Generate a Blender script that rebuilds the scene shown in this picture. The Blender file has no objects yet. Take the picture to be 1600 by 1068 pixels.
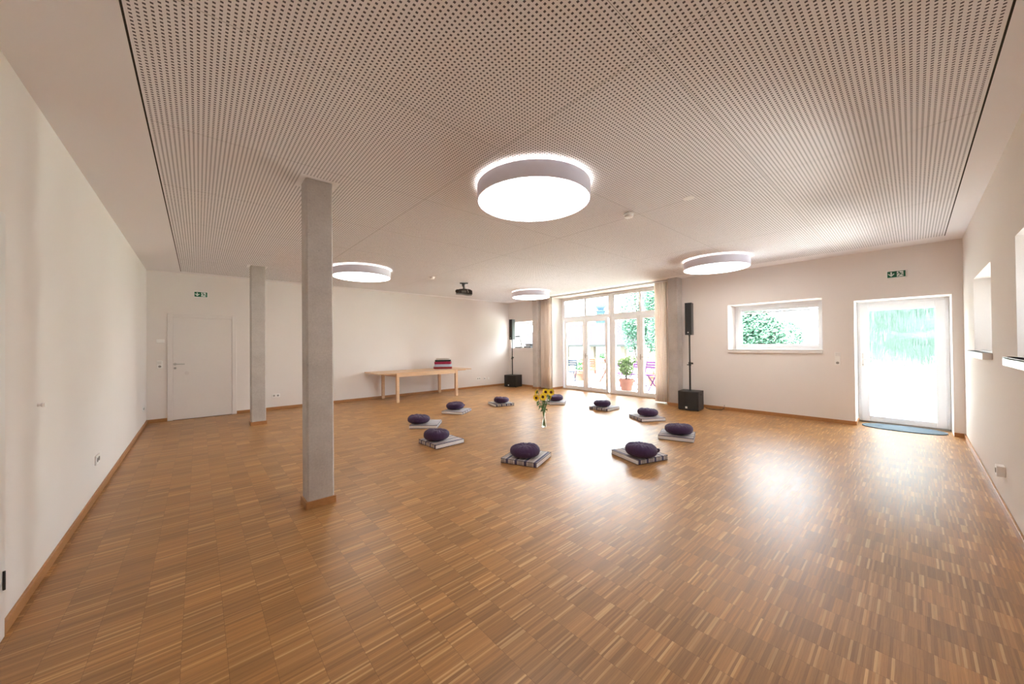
import bpy, bmesh, math, random
from mathutils import Vector, Matrix
random.seed(7)
SC = bpy.context.scene
COL = SC.collection
PI = math.pi

# ------------------------------------------------------------------ camera, world, exposure
XL, YB, XW, YR, H = -0.726, 9.513, 8.266, -0.486, 2.877      # left wall, back wall, far wall, right wall, ceiling
cam_d = bpy.data.cameras.new('camera')
cam = bpy.data.objects.new('camera', cam_d)
COL.objects.link(cam)
cam_d.sensor_fit = 'HORIZONTAL'
cam_d.sensor_width = 36.0
cam_d.lens = 554.54 / 1600 * 36.0
cam_d.clip_start = 0.05
cam_d.clip_end = 500
_r = Vector((0.74897981, -0.66252328, -0.00959955)); _u = Vector((0.00188935, -0.01235234, 0.99992192)); _f = Vector((0.66259013, 0.74893947, 0.00799991))
cam.matrix_world = Matrix(((_r.x, _u.x, -_f.x, 0), (_r.y, _u.y, -_f.y, 0), (_r.z, _u.z, -_f.z, 1.4017), (0, 0, 0, 1)))
SC.camera = cam

world = bpy.data.worlds.new('overcast_sky')
SC.world = world
world.use_nodes = True
_bg = world.node_tree.nodes['Background']
_bg.inputs[0].default_value = (0.84, 0.93, 1.0, 1)
_bg.inputs[1].default_value = 6.8
SC.view_settings.view_transform = 'Standard'
SC.view_settings.look = 'None'
SC.view_settings.gamma = 1
SC.view_settings.use_curve_mapping = False
SC.view_settings.exposure = 2.08
SC.cycles.use_denoising = True
SC.cycles.max_bounces = 12
SC.cycles.diffuse_bounces = 8
SC.cycles.transparent_max_bounces = 16
SC.cycles.sample_clamp_indirect = 8.0
LAMP_DOWN, LAMP_UP = 2.5, .62

_s = bpy.data.lights.new('sun', 'SUN'); _s.energy = 20; _s.angle = math.radians(3); _s.color = (1, .95, .88)
sun = bpy.data.objects.new('sun', _s); COL.objects.link(sun)
sun.rotation_euler = Vector((.50, .06, -.86)).to_track_quat('-Z', 'Y').to_euler()     # high, from behind the house


def portal(loc, rot, sx, sy):
    l = bpy.data.lights.new('window_portal', 'AREA')
    l.shape = 'RECTANGLE'; l.size = sx; l.size_y = sy
    l.cycles.is_portal = True
    o = bpy.data.objects.new('window_portal', l)
    o.location = loc; o.rotation_euler = rot
    COL.objects.link(o)


portal((8.86, 5.65, 1.42), (0, PI / 2, 0), 2.8, 3.6)
portal((8.86, 0.135, 1.04), (0, PI / 2, 0), 2.06, 1.05)
portal((8.86, 1.81, 1.71), (0, PI / 2, 0), .92, 1.5)
portal((8.86, 8.75, 1.71), (0, PI / 2, 0), .92, 1.2)
portal((6.25, -1.10, 1.70), (-PI / 2, 0, 0), 1.4, .88)
portal((3.63, -1.10, 1.70), (-PI / 2, 0, 0), 1.4, .88)

# ------------------------------------------------------------------ materials


class NT:
    def __init__(s, name):
        s.m = bpy.data.materials.new(name); s.m.use_nodes = True
        s.t = s.m.node_tree; s.b = s.t.nodes['Principled BSDF']; s.out = s.t.nodes['Material Output']

    def n(s, typ, **kw):
        x = s.t.nodes.new(typ)
        for k, v in kw.items(): setattr(x, k, v)
        return x

    def l(s, a, b): s.t.links.new(a, b)

    def math(s, op, a, b=None, c=None, clamp=False):
        x = s.n('ShaderNodeMath', operation=op); x.use_clamp = clamp
        for i, v in enumerate((a, b, c)):
            if v is None: continue
            if isinstance(v, (int, float)): x.inputs[i].default_value = v
            else: s.l(v, x.inputs[i])
        return x.outputs[0]

    def mix(s, fac, a, b, mode='MIX'):
        x = s.n('ShaderNodeMix', data_type='RGBA', blend_type=mode)
        for sock, v in ((x.inputs[0], fac), (x.inputs[6], a), (x.inputs[7], b)):
            if isinstance(v, (int, float)): sock.default_value = v
            elif isinstance(v, tuple): sock.default_value = (*v, 1)[:4]
            else: s.l(v, sock)
        return x.outputs[2]

    def coord(s, scale=(1, 1, 1), kind='Object'):
        tc = s.n('ShaderNodeTexCoord'); mp = s.n('ShaderNodeMapping')
        mp.inputs['Scale'].default_value = scale
        s.l(tc.outputs[kind], mp.inputs[0]); return mp.outputs[0]

    def noise(s, vec, scale, detail=3, rough=.5):
        x = s.n('ShaderNodeTexNoise'); x.inputs['Scale'].default_value = scale
        x.inputs['Detail'].default_value = detail; x.inputs['Roughness'].default_value = rough
        s.l(vec, x.inputs['Vector']); return x.outputs[0]

    def ramp(s, fac, stops):
        x = s.n('ShaderNodeValToRGB'); s.l(fac, x.inputs[0]); e = x.color_ramp.elements
        while len(e) > 1: e.remove(e[-1])
        e[0].position = stops[0][0]; e[0].color = (*stops[0][1], 1)
        for p, c in stops[1:]:
            k = e.new(p); k.color = (*c, 1)
        return x.outputs[0]

    def bump(s, h, strength, dist=.01):
        x = s.n('ShaderNodeBump'); x.inputs['Strength'].default_value = strength
        x.inputs['Distance'].default_value = dist
        s.l(h, x.inputs['Height']); s.l(x.outputs[0], s.b.inputs['Normal']); return x


def mat(name, col, rough=.6, metal=0, var=.06, nscale=30, bump=0, spec=.5, sheen=0):
    t = NT(name)
    v = t.coord()
    f = t.noise(v, nscale)
    c = tuple(max(0, x * (1 - var)) for x in col); d = tuple(min(1, x * (1 + var)) for x in col)
    t.l(t.mix(f, c, d), t.b.inputs['Base Color'])
    t.b.inputs['Roughness'].default_value = rough
    t.b.inputs['Metallic'].default_value = metal
    t.b.inputs['Specular IOR Level'].default_value = spec
    if sheen: t.b.inputs['Sheen Weight'].default_value = sheen
    if bump: t.bump(f, bump, .004)
    return t.m


def emit(name, col, strength):
    t = NT(name)
    e = t.n('ShaderNodeEmission'); e.inputs[0].default_value = (*col, 1); e.inputs[1].default_value = strength
    t.l(e.outputs[0], t.out.inputs[0]); return t.m


def wood(name, a, b, stretch=(2, 40, 40), rough=.45):
    t = NT(name)
    v = t.coord(stretch)
    f = t.noise(v, 3, 5, .6)
    t.l(t.ramp(f, [(.3, a), (.7, b)]), t.b.inputs['Base Color'])
    t.b.inputs['Roughness'].default_value = rough
    if rough > .5: t.b.inputs['Specular IOR Level'].default_value = 0
    return t.m


M = {}
# plaster
t = NT('painted_plaster'); v = t.coord()
f1 = t.noise(v, 90, 4, .6); f2 = t.noise(v, 1.2, 2)
t.l(t.mix(f2, (.81, .765, .74), (.84, .80, .78)), t.b.inputs['Base Color'])
t.b.inputs['Roughness'].default_value = .85; t.b.inputs['Specular IOR Level'].default_value = .2
t.bump(f1, .25, .002); M['wall'] = t.m
# rougher plaster for the right wall
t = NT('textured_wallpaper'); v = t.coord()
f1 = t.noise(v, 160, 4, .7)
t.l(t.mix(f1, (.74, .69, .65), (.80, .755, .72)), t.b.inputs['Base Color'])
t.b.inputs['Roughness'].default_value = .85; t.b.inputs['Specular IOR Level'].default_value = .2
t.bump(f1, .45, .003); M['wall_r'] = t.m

# ceiling: perforated gypsum panel field inside a plain border
t = NT('perforated_ceiling'); tc = t.n('ShaderNodeTexCoord'); sp = t.n('ShaderNodeSeparateXYZ')
t.l(tc.outputs['Object'], sp.inputs[0]); X, Y = sp.outputs[0], sp.outputs[1]
PX0, PX1, PY0, PY1 = -.245, 7.868, -.311, 9.343


def inside(lo, hi, c): return t.math('MULTIPLY', t.math('GREATER_THAN', c, lo), t.math('LESS_THAN', c, hi))


def cell(c, off, p, w):        # 1 within w/2 of a grid line
    q = t.math('MODULO', t.math('ADD', c, 10 * p * 40 - off + p / 2), p)
    return t.math('LESS_THAN', t.math('ABSOLUTE', t.math('SUBTRACT', q, p / 2)), w / 2)


hole = t.math('MULTIPLY', cell(X, .004, .025, .0112), cell(Y, .0145, .025, .0112))
field = t.math('MULTIPLY', inside(PX0 + .016, PX1 - .016, X), inside(PY0 + .016, PY1 - .016, Y))
for cx, cy in ((.812, 3.58), (.82, 7.97)):
    col_ = t.math('MULTIPLY', inside(cx - .15, cx + .15, X), inside(cy - .145, cy + .145, Y))
    field = t.math('MULTIPLY', field, t.math('SUBTRACT', 1, col_))
hole = t.math('MULTIPLY', hole, field)
seam = t.math('MAXIMUM', cell(X, 1.7165, 2.05, .004), cell(Y, .8520, 1.2, .003))
seam = t.math('MULTIPLY', seam, field)
edge = t.math('MAXIMUM', t.math('LESS_THAN', t.math('ABSOLUTE', t.math('SUBTRACT', X, PX0)), .0045),
              t.math('LESS_THAN', t.math('ABSOLUTE', t.math('SUBTRACT', Y, PY0)), .0045))
edge = t.math('MULTIPLY', edge, t.math('MULTIPLY', inside(PX0 - .005, PX1, X), inside(PY0 - .005, PY1, Y)))
c = t.mix(hole, (.88, .865, .89), (.13, .12, .135))
c = t.mix(seam, c, (.42, .40, .39))
c = t.mix(edge, c, (.05, .045, .04))
t.l(c, t.b.inputs['Base Color'])
t.b.inputs['Roughness'].default_value = .9; t.b.inputs['Specular IOR Level'].default_value = .1
M['ceiling'] = t.m

# floor: lamella parquet, strips laid along x in 0.151 m columns
t = NT('oak_lamella_parquet'); tc = t.n('ShaderNodeTexCoord'); sp = t.n('ShaderNodeSeparateXYZ')
t.l(tc.outputs['Object'], sp.inputs[0]); X, Y = sp.outputs[0], sp.outputs[1]
LX = .1575
gx = t.math('DIVIDE', t.math('SUBTRACT', X, .097), LX)
ix = t.math('FLOOR', gx); fx = t.math('FRACT', gx)
w1 = t.n('ShaderNodeTexWhiteNoise', noise_dimensions='1D'); t.l(ix, w1.inputs['W'])
offs = w1.outputs['Value']
gy = t.math('ADD', t.math('DIVIDE', Y, .0102), t.math('MULTIPLY', offs, 9.0))
iy = t.math('FLOOR', gy); fy = t.math('FRACT', gy)


def wn(a, b, k):
    cb = t.n('ShaderNodeCombineXYZ'); t.l(a, cb.inputs[0]); t.l(b, cb.inputs[1]); cb.inputs[2].default_value = k
    w = t.n('ShaderNodeTexWhiteNoise', noise_dimensions='3D'); t.l(cb.outputs[0], w.inputs['Vector']); return w


ws = wn(ix, iy, 1.3)
gp = t.math('FLOOR', t.math('ADD', t.math('DIVIDE', Y, .135), t.math('MULTIPLY', offs, 5.0)))
wp = wn(ix, gp, 7.7)
strip = t.ramp(ws.outputs['Value'], [(0, (.31, .155, .058)), (.25, (.375, .195, .074)), (.7, (.435, .222, .080)), (.86, (.49, .26, .10)), (.95, (.58, .345, .15)), (1, (.64, .40, .19))])
panel = t.ramp(wp.outputs['Value'], [(0, (.86, .85, .83)), (.5, (.98, .98, .98)), (1, (1.12, 1.10, 1.06))])
c = t.mix(1.0, strip, panel, 'MULTIPLY')
mp = t.n('ShaderNodeMapping'); mp.inputs['Scale'].default_value = (6, 260, 1); t.l(tc.outputs['Object'], mp.inputs[0])
gr = t.noise(mp.outputs[0], 1.6, 4, .65)
c = t.mix(.55, c, t.mix(1.0, c, t.ramp(gr, [(.25, (.62, .60, .56)), (.75, (1.25, 1.22, 1.15))]), 'MULTIPLY'))
big = t.noise(t.coord((1, 1, 1)), .7, 2)
c = t.mix(1.0, c, t.ramp(big, [(.2, (.93, .92, .90)), (.8, (1.06, 1.05, 1.04))]), 'MULTIPLY')
jx = t.math('LESS_THAN', fx, .010); jy = t.math('LESS_THAN', fy, .07)
j = t.math('MAXIMUM', jx, t.math('MULTIPLY', jy, .55))
c = t.mix(t.math('MULTIPLY', j, .55), c, (.12, .055, .02))
t.l(c, t.b.inputs['Base Color'])
rg = t.math('ADD', t.math('MULTIPLY', ws.outputs['Value'], .05), .35)
t.l(rg, t.b.inputs['Roughness'])
t.b.inputs['Specular IOR Level'].default_value = .47
hh = t.math('ADD', t.math('MULTIPLY', wn(ix, iy, 3.1).outputs['Value'], .7), t.math('MULTIPLY', gr, .3))
t.bump(hh, .07, .002); M['floor'] = t.m

# concrete
t = NT('bare_concrete'); v = t.coord()
a = t.noise(v, 3.5, 6, .65); b = t.noise(v, 60, 5, .7)
c = t.ramp(a, [(.25, (.44, .40, .375)), (.6, (.54, .505, .48)), (.8, (.60, .57, .55))])
vo = t.n('ShaderNodeTexVoronoi'); vo.inputs['Scale'].default_value = 16; t.l(v, vo.inputs['Vector'])
pit = t.math('LESS_THAN', vo.outputs['Distance'], .06)
c = t.mix(t.math('MULTIPLY', pit, .5), c, (.18, .17, .16))
c = t.mix(.35, c, t.mix(1.0, c, t.ramp(b, [(.3, (.7, .7, .7)), (.7, (1.2, 1.2, 1.2))]), 'MULTIPLY'))
t.l(c, t.b.inputs['Base Color']); t.b.inputs['Roughness'].default_value = .8
t.bump(b, .25, .003); M['concrete'] = t.m

M['oak_trim'] = wood('oak_skirting', (.36, .165, .06), (.50, .25, .10), (8, 8, 60), .4)
M['beech'] = wood('beech_table_wood', (.60, .38, .22), (.72, .48, .30), (2, 30, 30), .4)
M['white_gloss'] = mat('white_lacquer', (.80, .78, .77), .3, var=.01)
M['door_white'] = mat('door_lacquer', (.80, .76, .74), .45, var=.015)
M['upvc'] = mat('white_window_plastic', (.90, .92, .955), .3, var=.01)
M['plastic'] = mat('white_plastic', (.90, .89, .88), .35, var=.01)
M['steel'] = mat('brushed_steel', (.55, .54, .52), .3, 1, var=.05, nscale=120)
M['dark_slot'] = mat('dark_slot', (.03, .03, .03), .6)
M['grey_slot'] = mat('grey_slot', (.30, .29, .28), .5)
M['shade'] = mat('lamp_shade_fabric', (.80, .80, .93), .8, var=.03, nscale=200)
M['diffuser'] = emit('lit_diffuser', (1.0, .94, .86), LAMP_DOWN)
M['uplight'] = emit('lit_lamp_top', (1.0, .78, .50), LAMP_UP)
M['green'] = mat('exit_green', (.0, .115, .055), .4)
M['sign_white'] = mat('sign_white', (.80, .86, .82), .4)
M['black'] = mat('black_speaker_paint', (.022, .021, .022), .45, bump=.2, nscale=300)
M['grille'] = mat('black_speaker_grille', (.014, .014, .014), .55, var=.5, nscale=400, bump=.3)
M['blackmetal'] = mat('black_powder_metal', (.02, .02, .02), .4)
M['badge'] = mat('white_badge', (.85, .85, .83), .4)
M['zafu'] = mat('dark_purple_cotton', (.046, .019, .068), .85, var=.3, nscale=60, bump=.35, sheen=.08)
M['piping'] = mat('navy_piping', (.05, .04, .07), .8)
M['curtain_plain'] = mat('cream_curtain', (.80, .76, .70), .85, nscale=60)
M['petal'] = mat('sunflower_petal', (.98, .64, .02), .6, var=.25, nscale=60)
M['disc'] = mat('sunflower_disc', (.10, .035, .01), .9, var=.6, nscale=300, bump=.6)
M['stem'] = mat('green_stem', (.12, .25, .06), .6, var=.2)
M['leaf_in'] = mat('sunflower_leaf', (.10, .20, .06), .6, var=.3)
OUT = dict(spec=0)
M['leaf_a'] = mat('tree_leaves', (.052, .105, .072), .6, var=.5, nscale=3, **OUT)
M['leaf_b'] = mat('pale_leaves', (.070, .095, .038), .6, var=.4, nscale=6, **OUT)
M['leaf_c'] = mat('bright_leaves', (.032, .080, .034), .6, var=.4, nscale=6, **OUT)
M['bark'] = mat('bark', (.05, .042, .035), .9, var=.3, nscale=20, **OUT)
M['terracotta'] = mat('terracotta', (.125, .055, .040), .8, var=.12, nscale=14, **OUT)
M['soil'] = mat('soil', (.05, .035, .02), .95, **OUT)
M['purple_paint'] = mat('purple_painted_slats', (.040, .017, .046), .5, **OUT)
M['blue_paint'] = mat('blue_grey_paint', (.030, .036, .050), .5, **OUT)
M['orange_wood'] = wood('orange_hardwood', (.062, .024, .018), (.08, .034, .024), (20, 20, 4), .6)
M['stone'] = mat('pale_terrace_stone', (.66, .65, .62), .85, var=.06, nscale=4, **OUT)
M['lawn'] = mat('far_ground', (.40, .46, .33), .95, var=.2, nscale=1, **OUT)
M['render_ext'] = mat('pale_render', (.45, .44, .42), .9, **OUT)
M['roof'] = mat('pale_slate_roof', (.0215, .020, .0225), .8, var=.15, nscale=8, **OUT)
M['gutter'] = mat('grey_gutter', (.020, .022, .022), .6, **OUT)
M['pillar_ext'] = mat('sand_pillar', (.075, .062, .052), .9, **OUT)
M['slate_blue'] = mat('blue_tower_slate', (.030, .048, .068), .6, **OUT)
M['mat_blue'] = mat('doormat_fibre', (.10, .135, .16), .95, var=.35, nscale=180, bump=.8)

# clear pane: sees through, mirrors a little
t = NT('clear_pane'); t.t.nodes.remove(t.b)
tr = t.n('ShaderNodeBsdfTransparent'); tr.inputs[0].default_value = (.97, .99, .98, 1)
gl = t.n('ShaderNodeBsdfGlossy'); gl.inputs['Roughness'].default_value = .02
fr = t.n('ShaderNodeFresnel'); fr.inputs[0].default_value = 1.35
mx = t.n('ShaderNodeMixShader'); t.l(fr.outputs[0], mx.inputs[0]); t.l(tr.outputs[0], mx.inputs[1]); t.l(gl.outputs[0], mx.inputs[2])
t.l(mx.outputs[0], t.out.inputs[0]); M['pane'] = t.m
# patterned privacy glass
t = NT('rippled_privacy_glass')
tc = t.n('ShaderNodeTexCoord')
mp = t.n('ShaderNodeMapping'); mp.inputs['Scale'].default_value = (1, 11, 2.0); t.l(tc.outputs['Object'], mp.inputs[0])
a = t.noise(mp.outputs[0], 1.4, 2, .4)
t.b.inputs['Base Color'].default_value = (.95, .98, .97, 1)
t.b.inputs['Transmission Weight'].default_value = 1; t.b.inputs['Roughness'].default_value = .11; t.b.inputs['IOR'].default_value = 1.3
t.bump(a, 1.0, .16); M['ripple'] = t.m
# clear glass & water
t = NT('clear_glass'); t.b.inputs['Transmission Weight'].default_value = 1; t.b.inputs['Roughness'].default_value = .0
t.b.inputs['Base Color'].default_value = (.97, .99, .97, 1); t.b.inputs['IOR'].default_value = 1.45; M['glass'] = t.m
t = NT('water'); t.b.inputs['Transmission Weight'].default_value = 1; t.b.inputs['Roughness'].default_value = .0
t.b.inputs['Base Color'].default_value = (.93, .97, .93, 1); t.b.inputs['IOR'].default_value = 1.33; M['water'] = t.m
# curtain fabric: lets some light through
t = NT('cream_curtain_fabric')
v = t.coord(); f = t.noise(v, 200, 2)
df = t.n('ShaderNodeBsdfDiffuse'); tl = t.n('ShaderNodeBsdfTranslucent'); mx = t.n('ShaderNodeMixShader'); mx.inputs[0].default_value = .42
cc = t.mix(f, (.92, .84, .78), (.96, .90, .85)); t.l(cc, df.inputs[0]); t.l(cc, tl.inputs[0])
t.l(df.outputs[0], mx.inputs[1]); t.l(tl.outputs[0], mx.inputs[2]); t.t.nodes.remove(t.b); t.l(mx.outputs[0], t.out.inputs[0]); M['curtain'] = t.m
# striped mat cloth: bands cross local x
t = NT('striped_mat_cloth'); tc = t.n('ShaderNodeTexCoord'); sp = t.n('ShaderNodeSeparateXYZ'); t.l(tc.outputs['Object'], sp.inputs[0])
X = sp.outputs[0]


def band(cx, w): return t.math('LESS_THAN', t.math('ABSOLUTE', t.math('SUBTRACT', X, cx)), w / 2)


f = t.noise(tc.outputs['Object'], 220, 3)
c = t.mix(f, (.33, .29, .28), (.42, .37, .36))
for cx in (-.150, -.035, .085, .205):
    c = t.mix(band(cx - .027, .005), c, (.75, .73, .74)); c = t.mix(band(cx + .027, .005), c, (.75, .73, .74))
    c = t.mix(band(cx, .026), c, (.055, .055, .13))
t.l(c, t.b.inputs['Base Color']); t.b.inputs['Roughness'].default_value = .85; t.b.inputs['Sheen Weight'].default_value = .15
M['mat'] = t.m

# ------------------------------------------------------------------ helpers


class MB:
    def __init__(s): s.b = bmesh.new()

    def box(s, x0, x1, y0, y1, z0, z1, bev=0, m4=None):
        vs = [s.b.verts.new((x, y, z)) for x in (x0, x1) for y in (y0, y1) for z in (z0, z1)]
        fs = [(0, 1, 3, 2), (4, 6, 7, 5), (0, 4, 5, 1), (2, 3, 7, 6), (0, 2, 6, 4), (1, 5, 7, 3)]
        F = [s.b.faces.new([vs[i] for i in f]) for f in fs]
        if bev:
            es = list({e for f in F for e in f.edges})
            r = bmesh.ops.bevel(s.b, geom=es, offset=bev, segments=2, profile=.5, affect='EDGES')
            vs = list({v for f in r['faces'] for v in f.verts} | {v for v in vs if v.is_valid})
        if m4 is not None: bmesh.ops.transform(s.b, matrix=m4, verts=[v for v in vs if v.is_valid])
        return s

    def bar(s, a, b, w, h=None, up=(0, 0, 1)):
        """rectangular bar from a to b"""
        h = h or w; a = Vector(a); b = Vector(b); d = (b - a); L = d.length; d.normalize()
        u = Vector(up)
        if abs(d.dot(u)) > .95: u = Vector((1, 0, 0))
        x = d.cross(u).normalized(); y = x.cross(d)
        vs = [s.b.verts.new(p + x * sx * w / 2 + y * sy * h / 2) for p in (a, b) for sx, sy in ((-1, -1), (1, -1), (1, 1), (-1, 1))]
        for f in ((3, 2, 1, 0), (4, 5, 6, 7), (0, 1, 5, 4), (1, 2, 6, 5), (2, 3, 7, 6), (3, 0, 4, 7)):
            s.b.faces.new([vs[i] for i in f])
        return s

    def tube(s, pts, r, n=8, cap=True):
        pts = [Vector(p) for p in pts]; rs = r if isinstance(r, (list, tuple)) else [r] * len(pts)
        rings = []
        for i, p in enumerate(pts):
            d = (pts[min(i + 1, len(pts) - 1)] - pts[max(i - 1, 0)]).normalized()
            u = Vector((0, 0, 1)) if abs(d.z) < .9 else Vector((1, 0, 0))
            x = d.cross(u).normalized(); y = d.cross(x)
            rings.append([s.b.verts.new(p + (x * math.cos(k * 2 * PI / n) + y * math.sin(k * 2 * PI / n)) * rs[i]) for k in range(n)])
        for a, b in zip(rings, rings[1:]):
            for k in range(n): s.b.faces.new((a[k], a[(k + 1) % n], b[(k + 1) % n], b[k]))
        if cap: s.b.faces.new(rings[0][::-1]); s.b.faces.new(rings[-1])
        return s

    def lathe(s, prof, n=48, c=(0, 0), fn=None, closed=False):
        rings = []
        for i, (r, z) in enumerate(prof):
            if r < 1e-5: rings.append([s.b.verts.new((c[0], c[1], z))])
            else:
                ring = []
                for k in range(n):
                    a = 2 * PI * k / n
                    p = Vector((r * math.cos(a), r * math.sin(a), z))
                    if fn: p = fn(p, a, i / (len(prof) - 1))
                    ring.append(s.b.verts.new((p.x + c[0], p.y + c[1], p.z)))
                rings.append(ring)
        for a, b in zip(rings, rings[1:]):
            for k in range(n):
                k2 = (k + 1) % n
                if len(a) == 1 and len(b) == 1: continue
                if len(a) == 1: s.b.faces.new((a[0], b[k2], b[k]))
                elif len(b) == 1: s.b.faces.new((a[k], a[k2], b[0]))
                else: s.b.faces.new((a[k], a[k2], b[k2], b[k]))
        return s

    def poly(s, pts, d):
        """flat polygon pts extruded by vector d"""
        d = Vector(d); a = [s.b.verts.new(p) for p in pts]; b = [s.b.verts.new(Vector(p) + d) for p in pts]
        s.b.faces.new(a[::-1]); s.b.faces.new(b); n = len(a)
        for k in range(n): s.b.faces.new((a[k], a[(k + 1) % n], b[(k + 1) % n], b[k]))
        return s

    def quad(s, *p): s.b.faces.new([s.b.verts.new(q) for q in p]); return s

    def build(s, name, m, parent=None, smooth=False, fix=True):
        if fix: bmesh.ops.recalc_face_normals(s.b, faces=s.b.faces)
        me = bpy.data.meshes.new(name); s.b.to_mesh(me); s.b.free()
        me.materials.append(m if not isinstance(m, str) else M[m])
        if smooth:
            for p in me.polygons: p.use_smooth = True
        o = bpy.data.objects.new(name, me); COL.objects.link(o)
        if parent: o.parent = parent
        if smooth == 'auto':
            md = o.modifiers.new('edge_split', 'EDGE_SPLIT'); md.split_angle = math.radians(35)
        return o


def tag(o, label=None, cat=None, group=None, kind=None):
    for k, v_ in (('label', label), ('category', cat), ('group', group), ('kind', kind)):
        if v_: o[k] = v_
    return o


def thing(name, loc=(0, 0, 0), rz=0, label=None, cat=None, group=None, kind=None):
    o = bpy.data.objects.new(name, None); o.empty_display_size = .1
    o.location = loc; o.rotation_euler = (0, 0, rz); COL.objects.link(o)
    return tag(o, label, cat, group, kind)


def dup(o, loc=None, rz=None, parent=None, **kw):
    c = o.copy(); COL.objects.link(c)
    if parent: c.parent = parent
    for ch in list(o.children): dup(ch, parent=c)
    if loc is not None: c.location = loc
    if rz is not None: c.rotation_euler = (0, 0, rz)
    for k, v_ in kw.items(): c[k] = v_
    return c


# ------------------------------------------------------------------ room shell
def wall(name, axis, inner, thick, u0, u1, holes, m):
    """wall slab on plane axis=inner, thickness signed outward, holes (u0,u1,z0,z1)"""
    us = sorted({u0, u1} | {h for q in holes for h in q[:2]}); zs = sorted({0, H} | {h for q in holes for h in q[2:]})
    mb = MB(); b = mb.b; cache = {}

    def V(u, w, z):
        k = (round(u, 4), round(w, 4), round(z, 4))
        if k not in cache: cache[k] = b.verts.new((w, u, z) if axis == 'x' else (u, w, z))
        return cache[k]

    def solid(i, j):
        if not (0 <= i < len(us) - 1 and 0 <= j < len(zs) - 1): return False
        cu, cz = (us[i] + us[i + 1]) / 2, (zs[j] + zs[j + 1]) / 2
        return not any(q[0] < cu < q[1] and q[2] < cz < q[3] for q in holes)
    a, c_ = inner, inner + thick
    for i in range(len(us) - 1):
        for j in range(len(zs) - 1):
            if not solid(i, j): continue
            A, B, C, D = us[i], us[i + 1], zs[j], zs[j + 1]
            for w in (a, c_): b.faces.new((V(A, w, C), V(B, w, C), V(B, w, D), V(A, w, D)))
            if not solid(i - 1, j): b.faces.new((V(A, a, C), V(A, c_, C), V(A, c_, D), V(A, a, D)))
            if not solid(i + 1, j): b.faces.new((V(B, a, C), V(B, c_, C), V(B, c_, D), V(B, a, D)))
            if not solid(i, j - 1): b.faces.new((V(A, a, C), V(A, c_, C), V(B, c_, C), V(B, a, C)))
            if not solid(i, j + 1): b.faces.new((V(A, a, D), V(A, c_, D), V(B, c_, D), V(B, a, D)))
    return tag(mb.build(name, m), kind='structure')


T = .58
HX = 8.735                      # room-side face of the window frames
BAY = (3.85, 7.45, 0, 2.855)
DOOR = (-.38, .655, 0, 2.085)
WIN = (1.06, 2.553, 1.25, 2.18)
WFAR = (8.20, 9.385, 1.28, 2.185)
N1 = (5.535, 6.96, 1.275, 2.135)
N2 = (2.93, 4.325, 1.275, 2.135)
wall('wall_far', 'x', XW, T, YR, YB, [BAY, DOOR, WIN, WFAR], 'wall')
wall('wall_right', 'y', YR, -T, XL, XW + T, [N1, N2], 'wall_r')
wall('wall_back', 'y', YB, .3, XL, XW + T, [], 'wall')
wall('wall_left', 'x', XL, -.3, YR, YB, [], 'wall')
tag(MB().box(XL - .3, XW + T, YR - T, YB + .3, -.12, 0).build('floor', 'floor'), kind='structure')
tag(MB().box(XL - .3, XW + T, YR - T, YB + .3, H, H + .2).build('ceiling', 'ceiling'), kind='structure')

BH, BT = .062, .016


def board(name, segs):
    mb = MB()
    for x0, x1, y0, y1 in segs: mb.box(x0, x1, y0, y1, 0.0005, BH, .003)
    return tag(mb.build(name, 'oak_trim'), kind='structure')


board('baseboard_left', [(XL, XL + BT, 2.962, YB)])
board('baseboard_back', [(XL + BT, -.446, YB - BT, YB), (.613, XW - BT, YB - BT, YB)])
board('baseboard_far', [(XW - BT, XW, 7.45, YB), (XW, HX, 7.45 - BT, 7.45), (XW, HX, 3.85, 3.85 + BT), (XW - BT, XW, .655, 3.85), (XW, HX - .05, .655 - BT, .655), (XW - BT, XW, YR + BT, -.38)])
board('baseboard_right', [(XL + BT, XW, YR, YR + BT)])

# ------------------------------------------------------------------ columns


def column(x0, x1, y0, y1, label, faces=4):
    cx, cy = (x0 + x1) / 2, (y0 + y1) / 2
    t_ = thing('concrete_column', (cx, cy, 0), 0, label, 'column')
    a, b, c_ = (x1 - x0) / 2, (y1 - y0) / 2, .012
    pts = [(-a + c_, -b, 0), (a - c_, -b, 0), (a, -b + c_, 0), (a, b - c_, 0), (a - c_, b, 0), (-a + c_, b, 0), (-a, b - c_, 0), (-a, -b + c_, 0)]
    MB().poly(pts, (0, 0, H - .0005)).build('shaft', 'concrete', t_)
    mb = MB(); e = .014; c2 = .006
    o = [(-a - e + c2, -b - e), (a + e - c2, -b - e), (a + e, -b - e + c2), (a + e, b + e - c2), (a + e - c2, b + e), (-a - e + c2, b + e), (-a - e, b + e - c2), (-a - e, -b - e + c2)]
    if faces == 4:
        n = 8
        for k in range(n):
            p, q = o[k], o[(k + 1) % n]; r_, s_ = pts[k], pts[(k + 1) % n]
            mb.poly([(p[0], p[1], .0006), (q[0], q[1], .0006), (s_[0], s_[1], .0006), (r_[0], r_[1], .0006)], (0, 0, BH))
    else:
        mb.box(-a - e, -a - .001, -b - e, b + e, .0006, BH, .002)
        mb.box(-a, a - .004, -b - e, -b - .001, .0006, BH, .002)
    mb.build('base_trim', 'oak_trim', t_)
    return t_


column(.705, .920, 3.48, 3.675, 'nearest bare concrete column standing free in the room with oak trim at its foot')
column(.712, .930, 7.86, 8.075, 'bare concrete column standing free in front of the white door wall')
column(8.02, XW - .002, 7.86, 8.08, 'concrete column on the far wall between the small desk window and the left curtain', 3)
column(8.02, XW - .002, 3.48, 3.70, 'concrete column on the far wall beside the right curtain and nearer speaker', 3)

# ------------------------------------------------------------------ windows and doors


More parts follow.
